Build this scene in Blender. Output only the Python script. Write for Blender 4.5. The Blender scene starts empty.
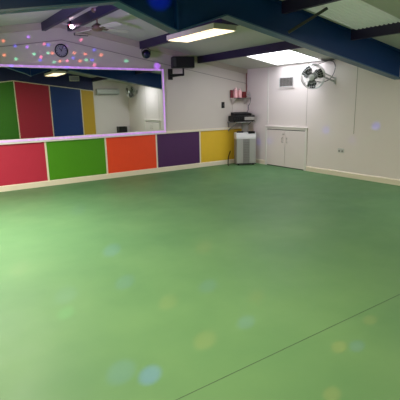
import bpy, bmesh, math, random
from mathutils import Vector, Matrix
PI = math.pi
random.seed(4)
S = bpy.context.scene
C = S.collection

# ------------------------------------------------------------------ camera
cd = bpy.data.cameras.new('camera'); cam = bpy.data.objects.new('camera', cd); C.objects.link(cam)
R_ = Vector((0.82507442, -0.56468308, -0.01962678)); U_ = Vector((0.14450296, 0.17730162, 0.97349013)); F_ = Vector((0.54623355, 0.80603794, -0.22788541))
M_ = Matrix((R_, U_, -F_)).transposed().to_4x4(); M_.translation = Vector((-7.41038, -8.66926, 1.60004))
cam.matrix_world = M_
cd.sensor_width = 36; cd.lens = 420.21 / 400 * 36; cd.clip_start = 0.02
S.camera = cam
# ------------------------------------------------------------------ world, view, unseen lamp over the camera, added fill lamps
w = bpy.data.worlds.new('world'); S.world = w; w.use_nodes = True
w.node_tree.nodes['Background'].inputs[0].default_value = (0.7, 0.8, 1, 1)
w.node_tree.nodes['Background'].inputs[1].default_value = 0.3
S.view_settings.view_transform = 'Standard'; S.view_settings.look = 'None'
S.view_settings.gamma = 1; S.view_settings.use_curve_mapping = False
S.view_settings.exposure = 0.5
TUBE = 16.0        # fluorescent diffusers
SKY = 17.0          # daylight in the rooflight
def area(name, loc, sx, sy, power, col, rot=(0, 0, 0)):
    l = bpy.data.lights.new(name, 'AREA'); l.shape = 'RECTANGLE'; l.size = sx; l.size_y = sy; l.energy = power; l.color = col
    o = bpy.data.objects.new(name, l); o.location = loc; o.rotation_euler = rot; C.objects.link(o); return o
area('lamp_over_camera', (-6.1, -6.6, 2.70), .5, 1.5, 62, (1, .83, .56))
area('fill_left_bay', (-7.0, -2.9, 2.45), 1.2, 2.4, 135, (1, .93, .84))  # added fill without a fixture, evens the light at the mirror end
area('fill_far_left', (-8.3, -5.2, 2.40), .5, 1.5, 26, (1, .92, .80))  # added fill out of view, evens the light on the left
area('fill_near_side', (-.70, -6.5, 2.46), .35, 1.1, 26, (.94, .97, 1), (0, math.radians(9), 0))  # added daylight fill to brighten the opposite right corner

# ------------------------------------------------------------------ materials
def lin(r, g, b):
    f = lambda c: ((c / 255 + .055) / 1.055) ** 2.4 if c > 10.3 else c / 255 / 12.92
    return (f(r), f(g), f(b), 1)
def mat(name, rgb, rough=.6, metal=0, vary=.06, scale=6, bump=0, bscale=60, emit=0, spec=.5, trans=0):
    m = bpy.data.materials.new(name); m.use_nodes = True; nt = m.node_tree; b = nt.nodes['Principled BSDF']
    c = lin(*rgb)
    b.inputs['Roughness'].default_value = rough; b.inputs['Metallic'].default_value = metal
    b.inputs['Specular IOR Level'].default_value = spec
    tc = nt.nodes.new('ShaderNodeTexCoord')
    if vary:
        n = nt.nodes.new('ShaderNodeTexNoise'); n.inputs['Scale'].default_value = scale; n.inputs['Detail'].default_value = 4
        mx = nt.nodes.new('ShaderNodeMix'); mx.data_type = 'RGBA'
        mx.inputs[6].default_value = tuple(x * (1 - vary) for x in c[:3]) + (1,)
        mx.inputs[7].default_value = tuple(min(1, x * (1 + vary)) for x in c[:3]) + (1,)
        nt.links.new(tc.outputs['Object'], n.inputs['Vector']); nt.links.new(n.outputs['Fac'], mx.inputs[0])
        nt.links.new(mx.outputs[2], b.inputs['Base Color'])
    else:
        b.inputs['Base Color'].default_value = c
    if bump:
        n2 = nt.nodes.new('ShaderNodeTexNoise'); n2.inputs['Scale'].default_value = bscale
        bp = nt.nodes.new('ShaderNodeBump'); bp.inputs['Strength'].default_value = bump; bp.inputs['Distance'].default_value = .01
        nt.links.new(tc.outputs['Object'], n2.inputs['Vector']); nt.links.new(n2.outputs['Fac'], bp.inputs['Height'])
        nt.links.new(bp.outputs['Normal'], b.inputs['Normal'])
    if emit:
        b.inputs['Emission Color'].default_value = c; b.inputs['Emission Strength'].default_value = emit
    return m
def floor_mat():
    m = mat('green vinyl', (90, 150, 98), rough=.42, spec=.26, vary=0, bump=.05, bscale=14)
    nt = m.node_tree; b = nt.nodes['Principled BSDF']; tc = nt.nodes['Texture Coordinate']
    n = nt.nodes.new('ShaderNodeTexNoise'); n.inputs['Scale'].default_value = 1.3; n.inputs['Detail'].default_value = 6
    cr = nt.nodes.new('ShaderNodeValToRGB')
    cr.color_ramp.elements[0].position = .3; cr.color_ramp.elements[0].color = lin(88, 131, 88)
    cr.color_ramp.elements[1].position = .72; cr.color_ramp.elements[1].color = lin(101, 142, 95)
    nt.links.new(tc.outputs['Object'], n.inputs['Vector']); nt.links.new(n.outputs['Fac'], cr.inputs['Fac'])
    nt.links.new(cr.outputs['Color'], b.inputs['Base Color'])
    mr = nt.nodes.new('ShaderNodeMapRange'); mr.inputs[3].default_value = .44; mr.inputs[4].default_value = .62
    n3 = nt.nodes.new('ShaderNodeTexNoise'); n3.inputs['Scale'].default_value = 3.5; n3.inputs['Detail'].default_value = 6
    nt.links.new(tc.outputs['Object'], n3.inputs['Vector']); nt.links.new(n3.outputs['Fac'], mr.inputs[0])
    nt.links.new(mr.outputs[0], b.inputs['Roughness'])
    return m
def led_mat():
    m = bpy.data.materials.new('led tape'); m.use_nodes = True; nt = m.node_tree; b = nt.nodes['Principled BSDF']
    b.inputs['Base Color'].default_value = lin(225, 200, 235)
    tc = nt.nodes.new('ShaderNodeTexCoord'); v = nt.nodes.new('ShaderNodeTexVoronoi'); v.inputs['Scale'].default_value = 18
    cr = nt.nodes.new('ShaderNodeValToRGB'); cr.color_ramp.elements[0].color = (1, 1, 1, 1); cr.color_ramp.elements[1].color = (.32, .32, .32, 1); cr.color_ramp.elements[1].position = .5
    nt.links.new(tc.outputs['Object'], v.inputs['Vector']); nt.links.new(v.outputs['Distance'], cr.inputs['Fac'])
    mu = nt.nodes.new('ShaderNodeMath'); mu.operation = 'MULTIPLY'; mu.inputs[1].default_value = .72
    nt.links.new(cr.outputs['Color'], mu.inputs[0]); nt.links.new(mu.outputs[0], b.inputs['Emission Strength'])
    b.inputs['Emission Color'].default_value = lin(200, 95, 250)
    return m
def mirror_mat():
    m = bpy.data.materials.new('mirror'); m.use_nodes = True; b = m.node_tree.nodes['Principled BSDF']
    b.inputs['Base Color'].default_value = (.80, .83, .83, 1); b.inputs['Metallic'].default_value = 1; b.inputs['Roughness'].default_value = .015
    return m
W = dict(
    gable=mat('gable paint', (206, 198, 188), .6, vary=.03, scale=2),
    side=mat('side wall paint', (231, 221, 218), .45, vary=.025, scale=2),
    ceil=mat('ceiling board', (196, 194, 188), .6, vary=.04, scale=1.5),
    trim=mat('cream gloss', (232, 222, 200), .35, vary=.03),
    white=mat('white gloss', (228, 224, 218), .35, vary=.02),
    gap=mat('shadow gap', (146, 138, 128), .8, vary=0),
    strip=mat('cornice', (186, 176, 160), .6, vary=.05),
    floor=floor_mat(), seam=mat('seam weld', (52, 78, 58), .6, vary=0),
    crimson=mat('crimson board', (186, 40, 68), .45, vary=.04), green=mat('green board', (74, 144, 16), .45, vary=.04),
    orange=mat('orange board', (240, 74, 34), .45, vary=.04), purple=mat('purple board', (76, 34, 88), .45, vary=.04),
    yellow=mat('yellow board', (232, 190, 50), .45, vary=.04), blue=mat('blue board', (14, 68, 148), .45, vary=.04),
    navy=mat('navy gloss steel', (6, 56, 114), .45, vary=.05, spec=.25), navy_lit=mat('flange navy with floor bounce', (52, 92, 130), .38, vary=.05),  # lower flange colour lightened to paint in light bounced off the floor
    purl=mat('purlin paint', (38, 29, 66), .45, vary=.06),
    navywall=mat('navy paint', (16, 26, 84), .5, vary=.04),
    black=mat('black plastic', (11, 11, 13), .45, vary=.05, spec=.3), grille=mat('black mesh', (10, 10, 12), .75, vary=.2, scale=200),
    dgrey=mat('dark grey', (60, 60, 62), .5, vary=.05), grey=mat('grey plastic', (132, 132, 128), .45, vary=.04),
    lgrey=mat('light grey plastic', (205, 205, 203), .4, vary=.03), silver=mat('chrome wire', (205, 205, 205), .28, metal=1, vary=0),
    steel=mat('brushed steel', (176, 174, 170), .4, metal=.7, vary=.05), blade=mat('fan blade grey', (58, 58, 60), .35, metal=.5, vary=.05),
    mirror=mirror_mat(), led=led_mat(), diff=mat('lit diffuser', (255, 230, 188), .4, vary=0, emit=TUBE / 10),
    sky=mat('rooflight sheet', (246, 248, 255), .5, vary=0, emit=SKY / 4), roofdim=mat('rooflight with added glow', (226, 228, 222), .45, vary=.05, emit=.07),  # ribbed roof sheet has a faint added glow to lighten it
    pink=mat('pink bottle', (240, 180, 182), .4, vary=.05), red=mat('dark red', (120, 28, 34), .4, vary=.05), cap=mat('pale pink cap', (240, 205, 205), .4, vary=0),
    face=mat('clock face', (150, 150, 160), .4, vary=0), wood=mat('shelf white', (214, 206, 196), .5, vary=.04),
    lens=mat('lit lens', (255, 225, 250), .2, vary=0, emit=30), redlens=mat('red lens', (255, 40, 60), .2, vary=0, emit=.7),
    bluelens=mat('dark lens', (20, 20, 60), .1, vary=0), fanw=mat('fan cream', (205, 200, 190), .4, vary=.03), bronze=mat('fan bronze', (110, 92, 74), .4, vary=.05),
    panelg=mat('warm grey panel', (166, 166, 160), .4, vary=.03),
    deep_crimson=mat('dimmed crimson paint', (160, 28, 58), .5, vary=.04), deep_green=mat('dimmed green paint', (46, 112, 16), .5, vary=.04), deep_blue=mat('dimmed blue paint', (8, 50, 120), .5, vary=.04), deep_yellow=mat('dimmed yellow paint', (205, 164, 40), .5, vary=.04),  # opposite wall colours darkened to paint in the weaker light there
    vent=mat('vent slat', (120, 116, 112), .5, vary=.04), vdark=mat('vent backing', (56, 52, 50), .8, vary=.04))

# ------------------------------------------------------------------ mesh helpers
def BM(): return bmesh.new()
def box(bm, a, b, bev=0):
    a, b = [min(x, y) for x, y in zip(a, b)], [max(x, y) for x, y in zip(a, b)]
    v = [bm.verts.new((x, y, z)) for x in (a[0], b[0]) for y in (a[1], b[1]) for z in (a[2], b[2])]
    f = [bm.faces.new([v[i] for i in q]) for q in ((0, 1, 3, 2), (4, 6, 7, 5), (0, 4, 5, 1), (2, 3, 7, 6), (0, 2, 6, 4), (1, 5, 7, 3))]
    if bev:
        es = list({e for x in f for e in x.edges})
        bmesh.ops.bevel(bm, geom=es, offset=bev, segments=2, affect='EDGES', profile=.6)
    return bm
def prism(bm, pts, d):                       # polygon extruded along vector d
    a = [bm.verts.new(p) for p in pts]; b = [bm.verts.new(Vector(p) + Vector(d)) for p in pts]
    n = len(pts); bm.faces.new(a); bm.faces.new(b[::-1])
    for i in range(n): bm.faces.new((a[i], b[i], b[(i + 1) % n], a[(i + 1) % n]))
    return bm
def frame_of(d):
    d = Vector(d).normalized(); u = d.cross(Vector((0, 0, 1)))
    if u.length < 1e-4: u = Vector((1, 0, 0))
    u.normalize(); return d, u, u.cross(d).normalized()
def tube(bm, pts, r, n=8, closed=False):
    pts = [Vector(p) for p in pts]; rings = []; m = len(pts)
    for i, p in enumerate(pts):
        q0 = pts[i - 1] if (i or closed) else p; q1 = pts[(i + 1) % m] if (i < m - 1 or closed) else p
        d, u, v = frame_of(q1 - q0)
        rings.append([bm.verts.new(p + (u * math.cos(2 * PI * k / n) + v * math.sin(2 * PI * k / n)) * r) for k in range(n)])
    for i in range(m if closed else m - 1):
        A, B = rings[i], rings[(i + 1) % m]
        for k in range(n): bm.faces.new((A[k], A[(k + 1) % n], B[(k + 1) % n], B[k]))
    if not closed: bm.faces.new(rings[0][::-1]); bm.faces.new(rings[-1])
    return bm
def lathe(bm, prof, n=24, org=(0, 0, 0), axis=(0, 0, 1)):
    d, u, v = frame_of(axis); o = Vector(org); rings = []
    for r, h in prof:
        rings.append([bm.verts.new(o + d * h + (u * math.cos(2 * PI * k / n) + v * math.sin(2 * PI * k / n)) * max(r, 1e-4)) for k in range(n)])
    for A, B in zip(rings, rings[1:]):
        for k in range(n): bm.faces.new((A[k], A[(k + 1) % n], B[(k + 1) % n], B[k]))
    bm.faces.new(rings[0][::-1]); bm.faces.new(rings[-1]); return bm
def ring(c, r, axis, n=32):
    d, u, v = frame_of(axis); c = Vector(c)
    return [c + (u * math.cos(2 * PI * k / n) + v * math.sin(2 * PI * k / n)) * r for k in range(n)]
def obj(name, bm, m, parent=None, smooth=False):
    bmesh.ops.recalc_face_normals(bm, faces=bm.faces)
    me = bpy.data.meshes.new(name); bm.to_mesh(me); bm.free(); me.materials.append(m)
    if smooth:
        for p in me.polygons: p.use_smooth = True
        try: me.set_sharp_from_angle(angle=math.radians(40))
        except Exception: pass
    o = bpy.data.objects.new(name, me); C.objects.link(o)
    if parent: o.parent = parent
    return o
def tag(o, label, cat, group=None):
    o['label'] = label; o['category'] = cat
    if group: o['group'] = group
    return o
def thing(name, label, cat, loc=(0, 0, 0), rotz=0, group=None):
    o = bpy.data.objects.new(name, None); o.empty_display_size = .1; C.objects.link(o); o.location = loc; o.rotation_euler = (0, 0, rotz)
    return tag(o, label, cat, group)
def struct(name, bm, m): o = obj(name, bm, m); o['kind'] = 'structure'; return o
def copy_tree(o, label):
    r = o.copy(); C.objects.link(r); r['label'] = label
    for ch in list(o.children):
        c = ch.copy(); C.objects.link(c); c.parent = r
        for g in list(ch.children):
            d = g.copy(); C.objects.link(d); d.parent = c
    return r

# ------------------------------------------------------------------ the hall
RX, XL, L = -4.72, -9.44, -9.0           # ridge, left wall, opposite gable
def cz(x): return 2.385 + .165 * (-x if x > RX else x - XL)
# floor
struct('floor', box(BM(), (XL - .2, L - .2, -.1), (.2, .2, 0)), W['floor'])
struct('trim_1', box(BM(), (XL, -6.924, -.001), (0, -6.919, .0006)), W['seam'])
# ceiling, two slopes of boards, with the opening of the rooflight left out
bm = BM(); t = .06
def slab(x0, x1, y0, y1):
    prism(bm, [(x0, y0, cz(x0)), (x1, y0, cz(x1)), (x1, y0, cz(x1) + t), (x0, y0, cz(x0) + t)], (0, y1 - y0, 0))
K0, K1, KX0, KX1 = -2.52, -1.19, -1.44, -.06          # rooflight opening
slab(XL, RX, L, 0); slab(RX, KX0, L, 0); slab(KX1, 0, L, 0); slab(KX0, KX1, L, K0); slab(KX0, KX1, K1, 0)
struct('ceiling', bm, W['ceil'])
# joints between the ceiling boards (thin cover strips running down the slope)
# walls
def gable_poly(y, x0, x1, f, z0=0):
    xs = [x0] + ([RX] if x0 < RX < x1 else []) + [x1]
    return [(x0, y, z0), (x1, y, z0)] + [(x, y, f(x)) for x in reversed(xs)]
bm = BM(); prism(bm, gable_poly(0, XL - .1, .1, lambda x: cz(x) + .05), (0, .12, 0))
struct('wall_back', bm, W['gable'])
lin_top = lambda x: cz(x) - .36 + .002 * abs(x)
bm = BM(); prism(bm, gable_poly(0, XL, -.001, lin_top), (0, -.022, 0))
o = struct('wall_back_lining', bm, W['gable']); o.name = 'trim_2'
bm = BM()
for a, b in ((XL, RX), (RX, 0)):
    prism(bm, [(a, 0, cz(a) - .12), (b, 0, cz(b) - .12), (b, 0, cz(b)), (a, 0, cz(a))], (0, -.035, 0))
struct('trim_3', bm, W['strip'])
bm = BM()
for a, b in ((XL, RX), (RX, 0)):
    prism(bm, [(a, 0, lin_top(a)), (b, 0, lin_top(b)), (b, 0, lin_top(b) + .014), (a, 0, lin_top(a) + .014)], (0, -.012, 0))
struct('trim_4', bm, W['gap'])
struct('wall_right', box(BM(), (0, L - .1, 0), (.12, .1, 2.44)), W['side'])
struct('wall_left', box(BM(), (XL - .12, L - .1, 0), (XL, .1, 2.44)), W['side'])
bm = BM(); prism(bm, gable_poly(L, XL - .1, .1, lambda x: cz(x) + .05), (0, -.12, 0))
struct('wall_front', bm, W['side'])
# cover strips on the right wall
for i, (y, m, wd, z0) in enumerate(((-.815, 'white', .022, 1.0), (-2.07, 'gap', .003, 1.0), (-3.33, 'gap', .005, .9), (-4.58, 'gap', .006, .12), (-5.83, 'gap', .006, 1.0), (-7.08, 'gap', .006, .12))):
    struct('trim_%d' % (5 + i), box(BM(), (-.006 if m == 'white' else -.002, y - wd, z0), (0, y + wd, 2.38)), W[m])
# vertical joints in the painted lining of the gable
for i, x in enumerate(()):
    struct('trim_%d' % (11 + i), box(BM(), (x - .003, -.0235, .97), (x + .003, -.022, lin_top(x))), W['gap'])
# skirting
def skirt(name, a, b):
    bm = BM(); ax = 0 if abs(b[0] - a[0]) > abs(b[1] - a[1]) else 1
    if ax == 0: prism(bm, [(a[0], a[1], 0), (a[0], a[1] + a[2], 0), (a[0], a[1] + a[2], .095), (a[0], a[1] + a[2] * .4, .11), (a[0], a[1], .11)], (b[0] - a[0], 0, 0))
    else: prism(bm, [(a[0], a[1], 0), (a[0] + a[2], a[1], 0), (a[0] + a[2], a[1], .095), (a[0] + a[2] * .4, a[1], .11), (a[0], a[1], .11)], (0, b[1] - a[1], 0))
    return struct(name, bm, W['trim'])
skirt('baseboard_back', (XL, -.022, -.03), (0, -.022))
skirt('baseboard_right', (0, -.052, -.022), (0, -.765))
skirt('baseboard_side', (0, -2.135, -.022), (0, -5.74)).name = 'baseboard_right_2'

# ------------------------------------------------------------------ coloured boards under the mirror
XB = [-6.48, -5.234, -3.981, -2.743, -1.523, -.06]
names = [('crimson', 'crimson red painted dado board at the left end under the mirror'), ('green', 'bright green painted dado board under the mirror'),
         ('orange', 'orange red painted dado board under the right end of the mirror'), ('purple', 'dark purple painted dado board between orange and yellow boards'),
         ('yellow', 'mustard yellow painted dado board ending behind the grey unit in the corner')]
for (cn, lab), a, b in zip(names, XB, XB[1:]):
    tag(obj('dado_board', box(BM(), (a + .019, -.034, .111), (b - .019, -.0225, .888), .002), W[cn]), lab, 'wall panel')
for i, x in enumerate(XB[:-1]):
    struct('trim_%d' % (20 + i), box(BM(), (x - .018, -.04, .11), (x + .018, -.0222, .888), .002), W['trim'])
struct('trim_30', box(BM(), (-2.49, -.06, .889), (-.002, -.0225, .945), .004), W['trim'])

# ------------------------------------------------------------------ mirror
mir = thing('wall_mirror', 'long wall mirror framed with glowing pink purple LED tape above coloured boards', 'mirror', (-4.48, -.023, .889))
mx0, mx1, mz0, mz1 = -6.46, -2.50, .0, 1.445
ox = 4.48
th = math.radians(-2.09)
edges = [-6.43, -5.42, -4.40, -3.40, -2.545]
for a, b in zip(edges, edges[1:]):
    bm = BM(); c = (a + b) / 2; h = (b - a) / 2 - .003
    p = [(c + s * h * math.cos(th) + ox, -.024 + s * h * math.sin(th)) for s in (-1, 1)]
    prism(bm, [(p[0][0], p[0][1], .075), (p[1][0], p[1][1], .075), (p[1][0], p[1][1] + .004, .075), (p[0][0], p[0][1] + .004, .075)], (0, 0, 1.335))
    obj('mirror_pane', bm, W['mirror'], mir)
obj('backing_board', box(BM(), (mx0 + ox, -.004, .01), (mx1 + ox, 0, mz1)), W['dgrey'], mir)
for nm, a, b in (('frame_rail', (mx0, -.055, 1.395), (mx1, 0, mz1)), ('frame_rail', (mx0, -.06, 0), (mx1, 0, .085)), ('frame_stile', (mx1 - .05, -.055, .085), (mx1, 0, 1.395)), ('frame_stile', (mx0, -.055, .085), (mx0 + .04, 0, 1.395))):
    f = obj(nm, box(BM(), (a[0] + ox, a[1], a[2]), (b[0] + ox, b[1], b[2]), .003), W['white'], mir)
    horiz = nm == 'frame_rail'
    if horiz:
        zc = (a[2] + b[2]) / 2 + (.012 if a[2] < .5 else 0); bm = box(BM(), (a[0] + ox + .01, a[1] - .008, zc - .017), (b[0] + ox - .01, a[1] - .001, zc + .017))
    else:
        xc = (a[0] + b[0]) / 2 + ox; bm = box(BM(), (xc - .017, a[1] - .008, a[2]), (xc + .017, a[1] - .001, b[2]))
    led = obj('led_tape', bm, W['led'], f); led['label'] = 'glowing pink purple LED tape'

# ------------------------------------------------------------------ steel frame: portal rafter with apex haunch
YR = -4.2
rb = lambda x: 1.93 + .178 * (-x if x > RX else x - XL)
raf = thing('portal_rafter', 'big navy blue steel roof beam with deepened middle crossing the hall', 'beam', (RX, YR, 2.39))
def loc_(pts, o=(RX, YR, 2.39)): return [(p[0] - o[0], p[1] - o[1], p[2] - o[2]) for p in pts]
low = [(XL, rb(XL)), (RX - .70, rb(RX - .70)), (RX + .03, 2.395), (RX + .74, rb(RX + .74)), (0, rb(0))]
bm = BM(); prism(bm, loc_([(x, YR - .006, z) for x, z in low] + [(0, YR - .006, cz(0)), (RX, YR - .006, cz(RX)), (XL, YR - .006, cz(XL))]), (0, .012, 0))
obj('web', bm, W['navy'], raf)
for (x0, z0), (x1, z1) in zip(low, low[1:]):
    bm = BM(); prism(bm, loc_([(x0, YR - .085, z0 - .012), (x1, YR - .085, z1 - .012), (x1, YR - .085, z1 + .006), (x0, YR - .085, z0 + .006)]), (0, .17, 0))
    obj('flange', bm, W['navy_lit'], raf)
bm = BM()
for a, b in ((XL, RX), (RX, 0)):
    prism(bm, loc_([(a, YR - .085, cz(a) - .014), (b, YR - .085, cz(b) - .014), (b, YR - .085, cz(b) - .001), (a, YR - .085, cz(a) - .001)]), (0, .17, 0))
obj('top_flange', bm, W['navy'], raf)
bm = BM(); box(bm, (.015, -.08, .02), (.045, .08, .74)); obj('splice_plate', bm, W['navy'], raf)
# purlins run from gable to gable under the boards
PUR = [(-8.0, 'purlin near the left wall'), (-6.45, 'purlin left of ridge'), (-5.05, 'ridge left'), (-4.56, 'ridge right'), (-3.02, 'middle'), (-1.52, 'right')]
plab = {-8.0: 'dark purlin nearest the left wall', -6.45: 'dark purlin half way up the left slope of the roof', -5.05: 'dark purlin just left of the ridge above the clock',
        -4.56: 'dark purlin just right of the ridge passing over the ceiling fan', -3.02: 'dark purple purlin above the strip light and the black spotlight', -1.52: 'dark purple purlin along the bright rooflight above the corner'}
for x, _ in PUR:
    h = .15; wd = .035
    for y0, y1 in ((-.036, YR + .01), (YR - .01, L)):
        pass
    pt = thing('roof_purlin', plab[x], 'purlin', (x, 0, cz(x)), 0, 'roof purlins')
    for y0, y1 in ((-.036, YR + .087), (YR - .087, L + .002)):
        bm = BM(); s = .165 if x < RX else -.165
        zt = lambda q: s * q - .002
        prism(bm, [(-wd, y0, zt(-wd)), (wd, y0, zt(wd)), (wd, y0, zt(wd) - .016), (-.008, y0, zt(0) - .016), (-.008, y0, zt(0) - h + .014), (wd, y0, zt(0) - h + .014), (wd, y0, zt(0) - h), (-wd, y0, zt(0) - h)], (0, y1 - y0, 0))
        obj('purlin_length', bm, W['purl'], pt)
# fly brace from rafter to purlin
bm = BM(); tube(bm, [(-2.93, YR - .10, 2.50), (-2.58, YR - .46, cz(-2.58) - .030)], .022, 6)
tag(obj('fly_brace', bm, W['dgrey']), 'thin dark diagonal brace in front of the navy blue roof beam', 'brace')

# ------------------------------------------------------------------ rooflights
rl = thing('rooflight', 'bright daylit rooflight panel in the sloping ceiling above the wall fan', 'rooflight', (0, 0, 0))
sl = lambda x, d=0: cz(x) + d
bm = BM(); prism(bm, [(KX0, K0, sl(KX0, .03)), (KX1, K0, sl(KX1, .03)), (KX1, K0, sl(KX1, .045)), (KX0, K0, sl(KX0, .045))], (0, K1 - K0, 0))
obj('light_sheet', bm, W['sky'], rl)
bm = BM(); prism(bm, [(KX0, K0 - .0, sl(KX0, -.008)), (KX1, K0, sl(KX1, -.008)), (KX1, K0, sl(KX1, .03)), (KX0, K0, sl(KX0, .03))], (0, .02, 0))
obj('edge_trim', bm, W['white'], rl); bm = BM(); prism(bm, [(KX0, K1 - .02, sl(KX0, -.008)), (KX1, K1 - .02, sl(KX1, -.008)), (KX1, K1 - .02, sl(KX1, .03)), (KX0, K1 - .02, sl(KX0, .03))], (0, .02, 0))
obj('edge_trim', bm, W['white'], rl)
bm = BM(); xs0, xs1, n = -2.95, -1.56, 11
for k in range(n):
    y = -4.36 - k * .07
    prism(bm, [(xs0, y, cz(xs0) - .004), (xs0, y - .02, cz(xs0) - .022), (xs0, y - .045, cz(xs0) - .022), (xs0, y - .065, cz(xs0) - .004)], (xs1 - xs0, 0, cz(xs1) - cz(xs0)))
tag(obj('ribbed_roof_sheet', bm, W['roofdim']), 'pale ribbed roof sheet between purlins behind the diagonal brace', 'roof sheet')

# ------------------------------------------------------------------ strip lights
def strip_light(loc, lab, hl=.76):
    t = thing('strip_light', lab, 'ceiling light', loc, 0, 'fluorescent strip lights')
    bm = BM(); box(bm, (-.21, -hl, 0), (.21, hl, .075), .006); obj('housing', bm, W['wood'], t)
    bm = BM(); box(bm, (-.185, -hl + .025, -.012), (.185, hl - .025, -.0005), .004); d = obj('diffuser', bm, W['diff'], t); d['label'] = 'glowing warm white diffuser'
    bm = BM()
    for x in (-.185, 0, .185): box(bm, (x - .005, -hl + .025, -.016), (x + .005, hl - .025, -.0125))
    obj('louvre_bar', bm, W['lgrey'], t)
    for y in (-.6, .6):
        bm = BM(); tube(bm, [(0, y, .075), (0, y, cz(loc[0]) - loc[2] - .002)], .006, 6); obj('hanger', bm, W['dgrey'], t)
    return t
strip_light((-3.47, -2.93, 2.60), 'lit fluorescent strip light hanging under the ceiling beside the blue beam', .66)
strip_light((-3.5, -6.75, 2.60), 'second fluorescent strip light, seen reflected high in the mirror')

# ------------------------------------------------------------------ ceiling fan
cf = thing('ceiling_fan', 'cream ceiling fan hanging from the ridge between gable and blue beam', 'ceiling fan', (-4.56, -1.5, 2.83))
top = cz(-4.56) - 2.83
bm = BM(); lathe(bm, [(.03, top - .07), (.075, top - .045), (.085, top - .012), (.08, top - .001)]); obj('canopy', bm, W['bronze'], cf, True)
bm = BM(); tube(bm, [(0, 0, .06), (0, 0, top - .06)], .012, 10); obj('downrod', bm, W['bronze'], cf)
bm = BM(); lathe(bm, [(.02, -.045), (.07, -.04), (.1, -.015), (.1, .03), (.07, .055), (.025, .08)]); obj('motor', bm, W['bronze'], cf, True)
for ang in (12, 102, 192, 282):
    a = math.radians(ang); m = Matrix.Rotation(a, 4, 'Z') @ Matrix.Rotation(math.radians(-11), 4, 'X')
    bm = BM(); prism(bm, [m @ Vector(p) for p in ((.12, -.045, 0), (.2, -.065, 0), (.55, -.075, 0), (.62, -.05, 0), (.63, .04, 0), (.56, .065, 0), (.2, .055, 0), (.12, .04, 0))], m.to_3x3() @ Vector((0, 0, .008)))
    bl = obj('blade', bm, W['fanw'], cf)
    bm = BM(); prism(bm, [m @ Vector(p) for p in ((.08, -.02, -.008), (.2, -.03, -.008), (.2, .03, -.008), (.08, .02, -.008))], m.to_3x3() @ Vector((0, 0, .007))); obj('blade_iron', bm, W['bronze'], bl)

# ------------------------------------------------------------------ wall clock
ck = thing('wall_clock', 'small round black rimmed clock on the gable above the mirror', 'clock', (-4.75, -.022, 2.62))
bm = BM(); lathe(bm, [(.118, 0), (.126, .01), (.126, .028), (.119, .034), (.112, .028), (.110, .012), (.106, 0)], 32, axis=(0, -1, 0)); obj('rim', bm, W['black'], ck, True)
bm = BM(); lathe(bm, [(.106, .008), (.106, .014)], 32, axis=(0, -1, 0)); fc = obj('face', bm, W['face'], ck)
bm = BM()
for k in range(12):
    a = k * PI / 6; bm2 = Vector((math.sin(a), 0, math.cos(a))); pr = Vector((math.cos(a), 0, -math.sin(a)))
    p = [bm2 * .08 + pr * .006, bm2 * .098 + pr * .006, bm2 * .098 - pr * .006, bm2 * .08 - pr * .006]
    bm = BM(); prism(bm, [q + Vector((0, -.0145, 0)) for q in p], (0, -.002, 0)); obj('hour_mark', bm, W['black'], fc)
for nm, a, ln, wd in (('hour_hand', math.radians(320), .055, .006), ('minute_hand', math.radians(25), .085, .0045)):
    d = Vector((math.sin(a), 0, math.cos(a))); pr = Vector((math.cos(a), 0, -math.sin(a))); bm = BM()
    prism(bm, [q + Vector((0, -.018, 0)) for q in (d * -.015 + pr * wd, d * ln + pr * wd, d * ln - pr * wd, d * -.015 - pr * wd)], (0, -.003, 0)); obj(nm, bm, W['black'], ck)

# ------------------------------------------------------------------ disco effects
dl = thing('party_light', 'small party light with a dazzling white lens at the roof apex', 'party light', (-4.60, -.28, 3.03))
bm = BM(); box(bm, (-.06, -.05, -.04), (.06, .06, .04), .01); obj('housing', bm, W['black'], dl)
bm = BM(); lathe(bm, [(.012, 0), (.034, .012), (.03, .022), (.012, .03)], 16, (0, -.048, 0), (-.3, -.85, -.2)); obj('lens', bm, W['lens'], dl, True)
bm = BM(); lathe(bm, [(.018, 0), (.018, .01)], 12, (-.045, -.046, .02), (-.1, -1, 0)); obj('red_lens', bm, W['redlens'], dl)
bm = BM(); tube(bm, [(0, .02, .04), (0, .02, cz(-4.60) - 3.03 - .001)], .01, 6); obj('bracket', bm, W['black'], dl)
bb = thing('bar_light', 'slim dark bar light with frame below the ceiling fan at the gable', 'light bar', (-4.36, -.12, 2.93))
bm = BM(); box(bm, (-.14, -.02, -.025), (.14, .02, .025), .006); obj('housing', bm, W['dgrey'], bb)
bm = BM(); box(bm, (-.13, -.026, -.016), (.13, -.0205, .016)); obj('lens_strip', bm, W['strip'], bb)
bm = BM(); box(bm, (-.02, .02, -.02), (.02, .085, .02)); obj('bracket', bm, W['dgrey'], bb)
sp = thing('hanging_spotlight', 'small black round spotlight hung from the purlin left of the speaker', 'spotlight', (-3.02, -.26, 2.60))
bm = BM(); lathe(bm, [(.035, -.11), (.085, -.06), (.095, 0), (.075, .06), (.03, .085)], 20, (0, 0, .01), (.3, .9, .25)); obj('body', bm, W['black'], sp, True)
bm = BM(); lathe(bm, [(.07, 0), (.05, .012), (.01, .02)], 20, Vector((0, 0, .01)) + Vector((.3, .9, .25)).normalized() * -.112, (-.3, -.9, -.25)); obj('lens', bm, W['bluelens'], sp, True)
bm = BM(); tube(bm, [(-.1, 0, 0), (-.1, 0, .09), (-.04, 0, .13), (.04, 0, .13), (.1, 0, .09), (.1, 0, 0)], .008, 6); tube(bm, [(0, 0, .13), (0, 0, cz(-3.02) - .15 - 2.60 - .003)], .01, 6); obj('yoke', bm, W['black'], sp)

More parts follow.
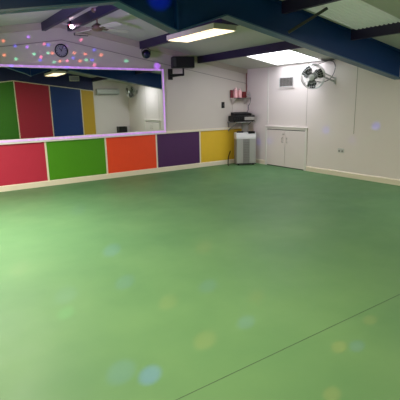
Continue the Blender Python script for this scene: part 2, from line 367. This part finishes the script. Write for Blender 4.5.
pl = bpy.data.lights.new('ceiling_purple_fill', 'SPOT'); pl.energy = 165; pl.color = (.55, .30, 1); pl.shadow_soft_size = .06; pl.spot_size = 1.5; pl.spot_blend = 1  # added unseen uplight that tints the ceiling lilac
plo = bpy.data.objects.new('ceiling_purple_fill', pl); plo.location = (-6.8, -3.2, 1.9); plo.rotation_euler = (Vector((-4.0, -1.2, 3.0)) - plo.location).to_track_quat('-Z', 'Y').to_euler(); C.objects.link(plo)
# ------------------------------------------------------------------ loudspeaker on swivel bracket
ls = thing('wall_speaker', 'black loudspeaker on a swivel bracket right of the mirror', 'speaker', (-2.12, -.28, 2.345), math.radians(-22))
bm = BM(); box(bm, (-.25, -.12, 0), (.25, .12, .24), .012); obj('cabinet', bm, W['black'], ls)
bm = BM(); box(bm, (-.15, -.128, .012), (.242, -.1205, .223), .004); obj('grille', bm, W['grille'], ls)
bm = BM(); box(bm, (-.24, -.127, .02), (-.165, -.1205, .215), .004); obj('horn_panel', bm, W['dgrey'], ls)
wb = thing('speaker_bracket', 'black wall plate and arm carrying the loudspeaker', 'bracket', (-2.31, -.022, 2.22))
bm = BM(); box(bm, (-.055, -.03, -.12), (.055, 0, .12), .006); obj('wall_plate', bm, W['black'], wb)
bm = BM(); tube(bm, [(0, -.03, -.02), (.1, -.16, -.02), (.20, -.26, -.02)], .026, 8); tube(bm, [(0, -.03, -.06), (.2, -.25, -.03)], .01, 8); obj('arm', bm, W['black'], wb)
bm = BM(); tube(bm, [(.20, -.26, -.04), (.20, -.26, .122)], .02, 10); obj('swivel_post', bm, W['black'], wb)

# ------------------------------------------------------------------ light switch, vent, sockets
sw = thing('light_switch', 'narrow black switch on the gable wall left of the corner shelf', 'switch', (-.795, -.0225, 1.505))
bm = BM(); box(bm, (-.045, -.014, -.075), (.045, 0, .075), .005); obj('plate', bm, W['black'], sw)
bm = BM(); box(bm, (-.016, -.022, -.03), (.016, -.0145, .03), .003); obj('rocker', bm, W['dgrey'], sw)
vt = thing('air_vent', 'rectangular grey louvred vent in the right wall under the rooflight', 'vent', (0, -1.43, 2.005))
bm = BM(); box(bm, (-.006, -.215, -.10), (0, .215, .10)); obj('backing', bm, W['vdark'], vt)
bm = BM()
for a, b in (((-.02, -.225, .095), (-.0065, .225, .11)), ((-.02, -.225, -.11), (-.0065, .225, -.095)), ((-.02, -.225, -.095), (-.0065, -.21, .095)), ((-.02, .21, -.095), (-.0065, .225, .095))): box(bm, a, b)
obj('frame', bm, W['lgrey'], vt)
for k in range(7):
    z = -.082 + k * .0255; bm = BM(); prism(bm, [(-.018, -.21, z - .006), (-.0065, -.21, z + .006), (-.0065, -.21, z + .010), (-.018, -.21, z - .002)], (0, .42, 0)); obj('slat', bm, W['vent'], vt)
for k in range(3):
    y = -.105 + k * .105; bm = BM(); box(bm, (-.021, y - .006, -.095), (-.0185, y + .006, .095)); obj('mullion', bm, W['vent'], vt)
bm = BM(); box(bm, (-.02, -.25, -.145), (0, .25, -.135)); obj('sill', bm, W['white'], vt)
so = thing('power_socket', 'pale grey double power socket low on the right wall', 'socket', (0, -3.05, .545))
bm = BM(); box(bm, (-.012, -.075, -.045), (0, .075, .045), .004); obj('plate', bm, W['lgrey'], so)
for y in (-.038, .038):
    bm = BM(); box(bm, (-.015, y - .02, -.03), (-.0125, y + .02, .005)); obj('outlet', bm, W['grey'], so)
    bm = BM(); box(bm, (-.018, y - .01, .012), (-.0125, y + .01, .034), .002); obj('rocker', bm, W['lgrey'], so)

# ------------------------------------------------------------------ low cupboards in the right wall
def cupboard(y0, y1, h, lab):
    t = thing('low_cupboard', lab, 'cupboard', (0, (y0 + y1) / 2, 0)); w2 = (y0 - y1) / 2
    for a, b in (((-.03, w2 - .06, 0), (-.0005, w2, h)), ((-.03, -w2, 0), (-.0005, -w2 + .06, h)), ((-.03, -w2 + .06, h - .055), (-.0005, w2 - .06, h))):
        obj('architrave', box(BM(), a, b, .004), W['white'], t)
    obj('reveal', box(BM(), (-.006, -w2 + .06, .0), (-.0005, w2 - .06, h - .055)), W['vdark'], t)
    obj('head_bead', box(BM(), (-.045, -w2 - .01, h), (-.0005, w2 + .01, h + .015), .003), W['white'], t)
    lw = w2 - .06
    for s in (-1, 1):
        d = obj('door', box(BM(), (-.024, s * .005, .022), (-.0065, s * (lw - .006), h - .072), .003), W['side'], t)
        bm = BM(); yh = s * .075
        tube(bm, [(-.025, yh, .60), (-.055, yh, .61), (-.055, yh, .71), (-.025, yh, .72)], .008, 8)
        obj('pull_handle', bm, W['steel'], d)
        if s > 0:
            bm = BM(); tube(bm, [(-.025, .06, .80), (-.04, .06, .80)], .014, 8); box(bm, (-.034, .02, .792), (-.028, .07, .808)); obj('latch', bm, W['steel'], d)
    return t
cupboard(-.765, -2.125, .965, 'white double door cupboard low in the right wall beside the corner')
cupboard(-5.75, -7.2, .93, 'second white low cupboard further along the right wall, seen only in the mirror')

# ------------------------------------------------------------------ corner: grey unit, equipment shelf, bottle shelf
un = thing('air_conditioner', 'grey portable air conditioner with white curved top standing in the corner', 'air conditioner', (-.43, -.50, 0), math.radians(-27))
HW, D = .25, .29
bm = BM(); box(bm, (-HW, -.02, .025), (HW, D - .02, .70), .012); obj('body', bm, W['grey'], un)
bm = BM(); prism(bm, [(-HW - .005, -.03, .66), (-HW - .005, -.03, .70), (-HW - .005, 0, .785), (-HW - .005, .05, .815), (-HW - .005, D - .02, .815), (-HW - .005, D - .01, .70), (-HW - .005, D - .01, .66)], (2 * HW + .01, 0, 0)); obj('top_cover', bm, W['lgrey'], un)
for s in (-1, 1): bm = BM(); box(bm, (s * .085, -.032, .05), (s * (HW - .006), -.0205, .655), .006); obj('front_panel', bm, W['panelg'], un)
bm = BM(); box(bm, (-.08, -.026, .05), (.08, -.0205, .64), .003); obj('front_grille', bm, W['grey'], un)
for k in range(12): 
    z = .1 + k * .042; bm = BM(); box(bm, (-.075, -.031, z), (.075, -.0265, z + .016)); obj('slat', bm, W['vent'], un)
bm = BM(); box(bm, (.06, -.01, .79), (.23, .10, .845), .008); obj('control_panel', bm, W['black'], un)
for sx in (-1, 1):
    for y in (.02, D - .07): bm = BM(); lathe(bm, [(.022, 0), (.025, .012), (.022, .0245)], 12, (sx * (HW - .06), y, 0)); obj('castor', bm, W['black'], un)
bm = BM(); box(bm, (-HW + .0, -.028, .026), (HW, -.0205, .048)); obj('plinth', bm, W['dgrey'], un)
rm = thing('control_box', 'small black box lying on the left of the grey unit top', 'box', (-.50, -.34, .8155), math.radians(-27))
obj('case', box(BM(), (-.08, -.04, 0), (.08, .04, .035), .006), W['black'], rm); obj('button_strip', box(BM(), (-.06, -.043, .01), (.06, -.0405, .022)), W['dgrey'], rm)
es = thing('equipment_shelf', 'grey wall shelf in the corner carrying the black sound equipment', 'shelf', (-.37, -.0352, 1.06))
obj('board', box(BM(), (-.30, -.40, 0), (.30, 0, .022), .003), W['grey'], es)
for x in (-.26, .2):
    bm = BM(); box(bm, (x - .012, -.01, -.22), (x + .012, 0, -.001)); prism(bm, [(x - .008, -.01, -.2), (x - .008, -.01, -.17), (x - .008, -.33, -.001), (x - .008, -.36, -.001)], (.016, 0, 0)); obj('bracket', bm, W['grey'], es)
bx = thing('small_monitor_box', 'upright grey box between the grey unit and the equipment shelf', 'box', (-.30, -.30, .8155), math.radians(-27))
obj('case', box(BM(), (-.075, -.07, 0), (.07, .07, .235), .008), W['grey'], bx); obj('front', box(BM(), (-.062, -.077, .015), (.062, -.0705, .22), .003), W['vent'], bx)
am = thing('amplifier', 'wide black amplifier with silver right front on the equipment shelf', 'amplifier', (-.37, -.26, 1.0825), math.radians(-14))
obj('case', box(BM(), (-.31, -.15, .012), (.29, .15, .15), .006), W['black'], am)
obj('silver_panel', box(BM(), (-.0, -.162, .04), (.285, -.1505, .12), .004), W['steel'], am)
obj('front_panel', box(BM(), (-.305, -.158, .025), (-.01, -.1505, .14), .004), W['black'], am)
for k in range(4): bm = BM(); lathe(bm, [(.016, 0), (.014, .018)], 12, (-.26 + k * .06, -.158, .085), (0, -1, 0)); obj('knob', bm, W['black'], am)
for x in (-.26, .24):
    for y in (-.11, .11): bm = BM(); lathe(bm, [(.02, 0), (.02, .0118)], 10, (x, y, 0)); obj('foot', bm, W['black'], am)
mx = thing('disc_player', 'flat black disc player lying on top of the amplifier', 'disc player', (-.38, -.24, 1.2335), math.radians(-14))
prism_b = BM(); prism(prism_b, [(-.23, -.13, 0), (-.23, -.13, .05), (-.23, .12, .085), (-.23, .12, 0)], (.46, 0, 0)); obj('case', prism_b, W['black'], mx)
for x in (-.12, .12): bm = BM(); lathe(bm, [(.075, .062), (.075, .074), (.06, .078)], 20, (x, -.01, .0)); obj('jog_wheel', bm, W['dgrey'], mx)
cbm = BM(); tube(cbm, [(-.06, -.24, 1.66), (-.07, -.23, 1.55), (-.12, -.21, 1.45), (-.08, -.19, 1.38), (-.11, -.18, 1.34), (-.14, -.2, 1.325)], .007, 6)
tag(obj('power_cable', cbm, W['dgrey']), 'thin dark cable dangling from the bottle shelf to the sound equipment', 'cable')
tbm = BM(); tube(tbm, [(-.028, -.0295, 2.30), (-.03, -.03, 1.98), (-.028, -.03, 1.69)], .012, 6)
tag(obj('conduit', tbm, W['red']), 'thin dark red pipe down the corner above the bottle shelf', 'pipe')
lead = BM(); tube(lead, [(-.62, -.10, .34), (-.70, -.12, .20), (-.76, -.18, .06), (-.82, -.26, .013), (-.88, -.36, .013)], .012, 6)
tag(obj('mains_lead', lead, W['black']), 'black mains lead curling to the floor left of the grey unit', 'cable')
bs = thing('bottle_shelf', 'small white wall shelf in the corner holding pink bottles', 'shelf', (-.305, -.022, 1.655))
obj('board', box(BM(), (-.27, -.19, 0), (.27, 0, .022), .003), W['wood'], bs)
obj('front_lip', box(BM(), (-.27, -.198, .002), (.27, -.1905, .02)), W['dgrey'], bs)
for x in (-.2, .2): bm = BM(); prism(bm, [(x - .01, -.002, -.15), (x - .01, -.002, -.001), (x - .01, -.17, -.001), (x - .01, -.17, -.012)], (.02, 0, 0)); obj('bracket', bm, W['wood'], bs)
bp_ = thing('back_board', 'pale board fixed to the wall below the bottle shelf', 'board', (-.305, -.0225, 1.325))
obj('panel', box(BM(), (-.18, -.012, 0), (.18, 0, .275), .003), W['wood'], bp_)
for k, (x, y, h, lab) in enumerate(((-.47, -.13, .25, 'left pink bottle with pale cap on the corner shelf, the taller one'), (-.335, -.13, .23, 'right pink bottle with pale cap on the corner shelf, beside the dark red mug'))):
    b = thing('pink_bottle', lab, 'bottle', (x, y, 1.6775), 0, 'pink bottles on the corner shelf')
    bm = BM(); lathe(bm, [(.05, 0), (.056, .006), (.056, h * .68), (.045, h * .78), (.025, h * .83)], 20); obj('body', bm, W['pink'], b, True)
    bm = BM(); lathe(bm, [(.028, h * .831), (.028, h * .96), (.02, h)], 16); obj('cap', bm, W['cap'], b, True)
mg = thing('red_mug', 'dark red mug with pale ring handle on the corner shelf', 'mug', (-.19, -.12, 1.6775), math.radians(-30))
bm = BM(); lathe(bm, [(.06, 0), (.068, .01), (.07, .15), (.062, .15), (.058, .02), (.01, .015)], 20); obj('cup', bm, W['red'], mg, True)
bm = BM(); tube(bm, [Vector((.115, 0, .085)) + Vector((math.cos(a), 0, math.sin(a))) * .048 for a in [i * PI / 8 for i in range(16)]], .011, 8, True); obj('handle', bm, W['lgrey'], mg, True)
tb = thing('red_tin', 'small dark red tin at the left end of the corner shelf', 'tin', (-.545, -.06, 1.6775))
bm = BM(); lathe(bm, [(.035, 0), (.035, .17)], 20); obj('body', bm, W['red'], tb, True); bm = BM(); lathe(bm, [(.037, .1705), (.037, .19)], 20); obj('lid', bm, W['red'], tb, True)

# ------------------------------------------------------------------ wall fans
def wall_fan(loc, aim, lab, blades=3):
    t = thing('wall_fan', lab, 'fan', loc, 0, 'round wall fans')
    ax = Vector(aim).normalized(); d, u, v = frame_of(ax); Rr = .25
    P = lambda r, a, h: d * h + (u * math.cos(a) + v * math.sin(a)) * r
    bm = BM(); 
    for k in range(3): tube(bm, ring(d * (-.05 + k * .05), Rr - (.012 if k != 1 else 0), ax, 40), .0085, 6, True)
    obj('outer_ring', bm, W['silver'], t, True)
    for nm, sgn in (('front_cage', 1), ('rear_cage', -1)):
        bm = BM()
        for k in range(28):
            a = 2 * PI * k / 28
            tube(bm, [P(.055, a, sgn * .105), P(.16, a + .03, sgn * .10), P(.215, a + .05, sgn * .08), P(Rr - .01, a + .06, sgn * .05)], .003, 4)
        for r, h in ((.12, .1035), (.19, .094)): tube(bm, ring(d * (sgn * h), r, ax, 36), .0026, 4, True)
        obj(nm, bm, W['silver'], t, True)
    bm = BM(); lathe(bm, [(.058, .098), (.06, .108), (.03, .116)], 20, (0, 0, 0), ax); obj('badge_disc', bm, W['lgrey'], t, True)
    for k in range(blades):
        a0 = 2 * PI * k / blades + .5; bm = BM(); g = []
        for i in range(6):
            r = .045 + .19 * i / 5; half = .45 + .36 * math.sin(PI * min(1, i / 4.2)) * .9
            g.append([bm.verts.new(P(r, a0 + half * s + .25 * i / 5, .04 * s * -1)) for s in (-1, -.5, 0, .5, 1)])
        for A, B in zip(g, g[1:]):
            for j in range(4): bm.faces.new((A[j], A[j + 1], B[j + 1], B[j]))
        bmesh.ops.solidify(bm, geom=bm.faces[:], thickness=.003); obj('blade', bm, W['blade'], t, True)
    bm = BM(); lathe(bm, [(.05, -.09), (.075, -.10), (.08, -.20), (.055, -.225)], 20, (0, 0, 0), ax); lathe(bm, [(.04, -.09), (.045, .03), (.02, .045)], 16, (0, 0, 0), ax); obj('motor', bm, W['dgrey'], t, True)
    return t, d, u, v
FL = Vector((-.33, -2.50, 2.06)); AIM = (-.88, -.42, -.18)
f1, fd, fu, fv = wall_fan(FL, AIM, 'round chrome cage fan on the right wall beside the rooflight')
plate = Vector((-.002, -2.82, 1.93)) - FL
bm = BM(); tube(bm, [fd * -.2, Vector((-.1, -2.56, 2.06)) - FL, plate + Vector((-.03, .02, .03))], .018, 8); tube(bm, [fd * -.15 + Vector((0, -.1, .1)), plate + Vector((-.02, .02, .09))], .012, 8); obj('bracket_arm', bm, W['steel'], f1)
bm = BM(); box(bm, plate + Vector((-.018, -.01, -.03)), plate + Vector((0, .04, .11)), .004); obj('wall_plate', bm, W['lgrey'], f1)
bm = BM(); 
pts = [(-.30, -2.46, 2.25), (-.16, -2.55, 2.33), (-.05, -2.70, 2.37), (-.03, -2.80, 2.30), (-.03, -2.80, 2.15), (-.03, -2.68, 2.0), (-.12, -2.55, 1.95), (-.27, -2.46, 1.99)]
sm = []
for i in range(len(pts) - 1):
    p0, p1, p2, p3 = [Vector(pts[max(0, min(len(pts) - 1, i + k))]) for k in (-1, 0, 1, 2)]
    for q in range(5):
        tt = q / 5; sm.append(.5 * ((2 * p1) + (p2 - p0) * tt + (2 * p0 - 5 * p1 + 4 * p2 - p3) * tt ** 2 + (3 * p1 - p0 - 3 * p2 + p3) * tt ** 3))
tube(bm, [p - FL for p in sm], .007, 6); obj('supply_cable', bm, W['dgrey'], f1, True)
jb = thing('junction_bar', 'flat dark fitting on the ceiling edge above the fan cable', 'fitting', (-.10, -2.66, cz(-.1) - .001))
obj('body', box(BM(), (-.035, -.16, -.03), (.03, .14, -.012), .004), W['dgrey'], jb); obj('cover', box(BM(), (-.03, -.14, -.036), (.025, .12, -.0305), .002), W['black'], jb)
f2, fd, fu, fv = wall_fan((-.30, -7.9, 2.06), (-.85, .45, -.2), 'second round cage fan further along the right wall, seen only in the mirror')
bm = BM(); tube(bm, [fd * -.2, (.28, .02, -.02)], .02, 8); obj('bracket_arm', bm, W['steel'], f2)
bm = BM(); box(bm, (.282, -.04, -.09), (.298, .08, .06), .003); obj('wall_plate', bm, W['steel'], f2)

# ------------------------------------------------------------------ the opposite end, seen in the mirror
ft = lambda x: 2.50 - .125 * abs(x + 4.6)
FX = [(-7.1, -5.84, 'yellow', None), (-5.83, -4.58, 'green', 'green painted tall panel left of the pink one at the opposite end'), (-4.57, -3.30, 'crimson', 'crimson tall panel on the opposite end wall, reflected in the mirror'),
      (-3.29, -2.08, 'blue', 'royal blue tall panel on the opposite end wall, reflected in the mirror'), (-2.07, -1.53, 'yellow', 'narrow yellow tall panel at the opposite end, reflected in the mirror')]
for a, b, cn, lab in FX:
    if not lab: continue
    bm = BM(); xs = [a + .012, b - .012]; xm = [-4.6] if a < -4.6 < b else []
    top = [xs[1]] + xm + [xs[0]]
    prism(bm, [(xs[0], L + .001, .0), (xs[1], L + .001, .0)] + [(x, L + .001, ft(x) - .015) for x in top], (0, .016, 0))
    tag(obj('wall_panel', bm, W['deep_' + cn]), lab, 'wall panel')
    struct('trim_%d' % (40 + FX.index((a, b, cn, lab))), box(BM(), (b - .011, L + .001, 0), (b + .021, L + .022, ft(b) - .017)), W['trim'])
bm = BM()
for a, b in ((-7.1, -4.6), (-4.6, -1.53)):
    prism(bm, [(a, L + .001, ft(a) - .014), (b, L + .001, ft(b) - .014), (b, L + .001, ft(b) + .014), (a, L + .001, ft(a) + .014)], (0, .024, 0))
struct('trim_50', bm, W['trim'])
bm = BM()
for a, b in ((-7.1, RX), (RX, -4.6), (-4.6, -1.53)):
    prism(bm, [(a, L + .001, ft(a) + .015), (b, L + .001, ft(b) + .015), (b, L + .001, cz(b) - .002), (a, L + .001, cz(a) - .002)], (0, .012, 0))
struct('trim_51', bm, W['navywall'])
ac = thing('wall_air_conditioner', 'white wall mounted air conditioner at the opposite end, reflected in the mirror', 'air conditioner', (-.95, L + .001, 1.95))
bm = BM(); prism(bm, [(-.48, 0, 0), (-.48, .17, .02), (-.48, .21, .08), (-.48, .21, .2), (-.48, .17, .25), (-.48, 0, .25)], (.96, 0, 0)); obj('body', bm, W['lgrey'], ac)
obj('air_flap', box(BM(), (-.44, .172, .012), (.44, .2, .026)), W['dgrey'], ac); obj('intake_grille', box(BM(), (-.44, .03, .2505), (.44, .16, .256)), W['vent'], ac)
obj('panel_line', box(BM(), (-.475, .2105, .15), (.475, .213, .158)), W['grey'], ac)
em = thing('emergency_light', 'white box light on the navy wall above the blue panel, reflected in the mirror', 'light', (-2.3, L + .0135, 2.5))
obj('case', box(BM(), (-.19, 0, 0), (.19, .07, .2), .01), W['white'], em); obj('cover', box(BM(), (-.17, .0705, .02), (.17, .085, .18), .008), W['face'], em)
bk = thing('floor_speaker', 'black box speaker on the floor at the opposite end, only its top seen reflected', 'speaker', (-.45, L + .20, 0))
obj('cabinet', box(BM(), (-.18, -.17, 0), (.18, .17, .62), .012), W['black'], bk); obj('grille', box(BM(), (-.16, .1705, .03), (.16, .178, .59), .004), W['grille'], bk)

# ------------------------------------------------------------------ beams of the disco projector (unseen lamps, one behind the camera, one added nearer the gable)
SRC = Vector((-8.0, -8.3, 2.15)); SRC2 = Vector((-7.0, -3.2, 2.0))
def beam(target, rad, col, power, blend=.9, src=SRC):
    d = Vector(target) - src; l = bpy.data.lights.new('disco_beam', 'SPOT'); l.energy = power * d.length ** 2 ; l.color = col
    l.spot_size = 2 * math.atan(rad / d.length); l.spot_blend = blend; l.shadow_soft_size = .004
    o = bpy.data.objects.new('disco_beam', l); o.location = src; o.rotation_euler = d.to_track_quat('-Z', 'Y').to_euler(); C.objects.link(o)
import numpy as _np
CP = M_.translation
def ray(u, v): return (F_ + R_ * ((u - 200) / 420.21) - U_ * ((v - 200) / 420.21))
def onto(u, v, ax, val): d = ray(u, v); return CP + d * ((val - CP[ax]) / d[ax])
OR, BL, GR, PK, PU = (1, .22, .1), (.05, .05, 1), (.15, .8, .45), (1, .14, .4), (.4, .1, 1)
WALL = [(3, 41, OR), (28, 37, PU), (15, 46, BL), (27, 47, PU), (4, 55, OR), (16, 59, GR), (34, 54, GR), (41, 57, PK), (40, 60, BL), (44, 44, PK), (48, 45, BL), (52, 53, OR), (48, 53, GR), (60, 61, OR), (67, 61, PK), (74, 53, OR), (73, 58, BL), (80, 61, OR), (85, 54, OR), (92, 60, BL), (94, 65, PK), (54, 62, GR), (86, 60, GR), (101, 55, OR), (126, 61, GR), (94, 50, BL), (66, 47, PU), (12, 66, BL), (68, 67, BL), (80, 40, PK)]
for u, v, c in WALL: beam(onto(u, v, 1, -.03), .034, c, 40, .7, SRC2)
for u, v, c, p_ in ((270, 141, BL, 7), (326, 130, BL, 11), (376, 126, BL, 10), (259, 142, BL, 8), (352, 140, PU, 4)): beam(onto(u, v, 0, 0), .11, c, p_, 1)
for u, v, c, r, p_ in ((112, 250, BL, .12, 9), (150, 375, BL, .085, 14), (121, 372, BL, .11, 5), (125, 282, BL, .11, 5), (66, 295, BL, .12, 3), (66, 313, GR, .08, 3), (78, 210, BL, .14, 4), (246, 322, BL, .08, 5), (208, 286, BL, .1, 4), (204, 247, OR, .12, 4), (168, 302, OR, .1, 4), (205, 340, OR, .1, 5), (339, 347, OR, .06, 5), (357, 346, BL, .06, 4), (370, 320, OR, .06, 4), (332, 394, OR, .06, 5), (20, 268, PK, .12, 3), (256, 296, OR, .08, 3)): beam(onto(u, v, 2, 0), r, c, p_ * 6)
beam(Vector((-4.88, YR, 2.73)), .15, BL, 30, 1)
beam(onto(157, 66, 1, -.03), .09, PU, 45)
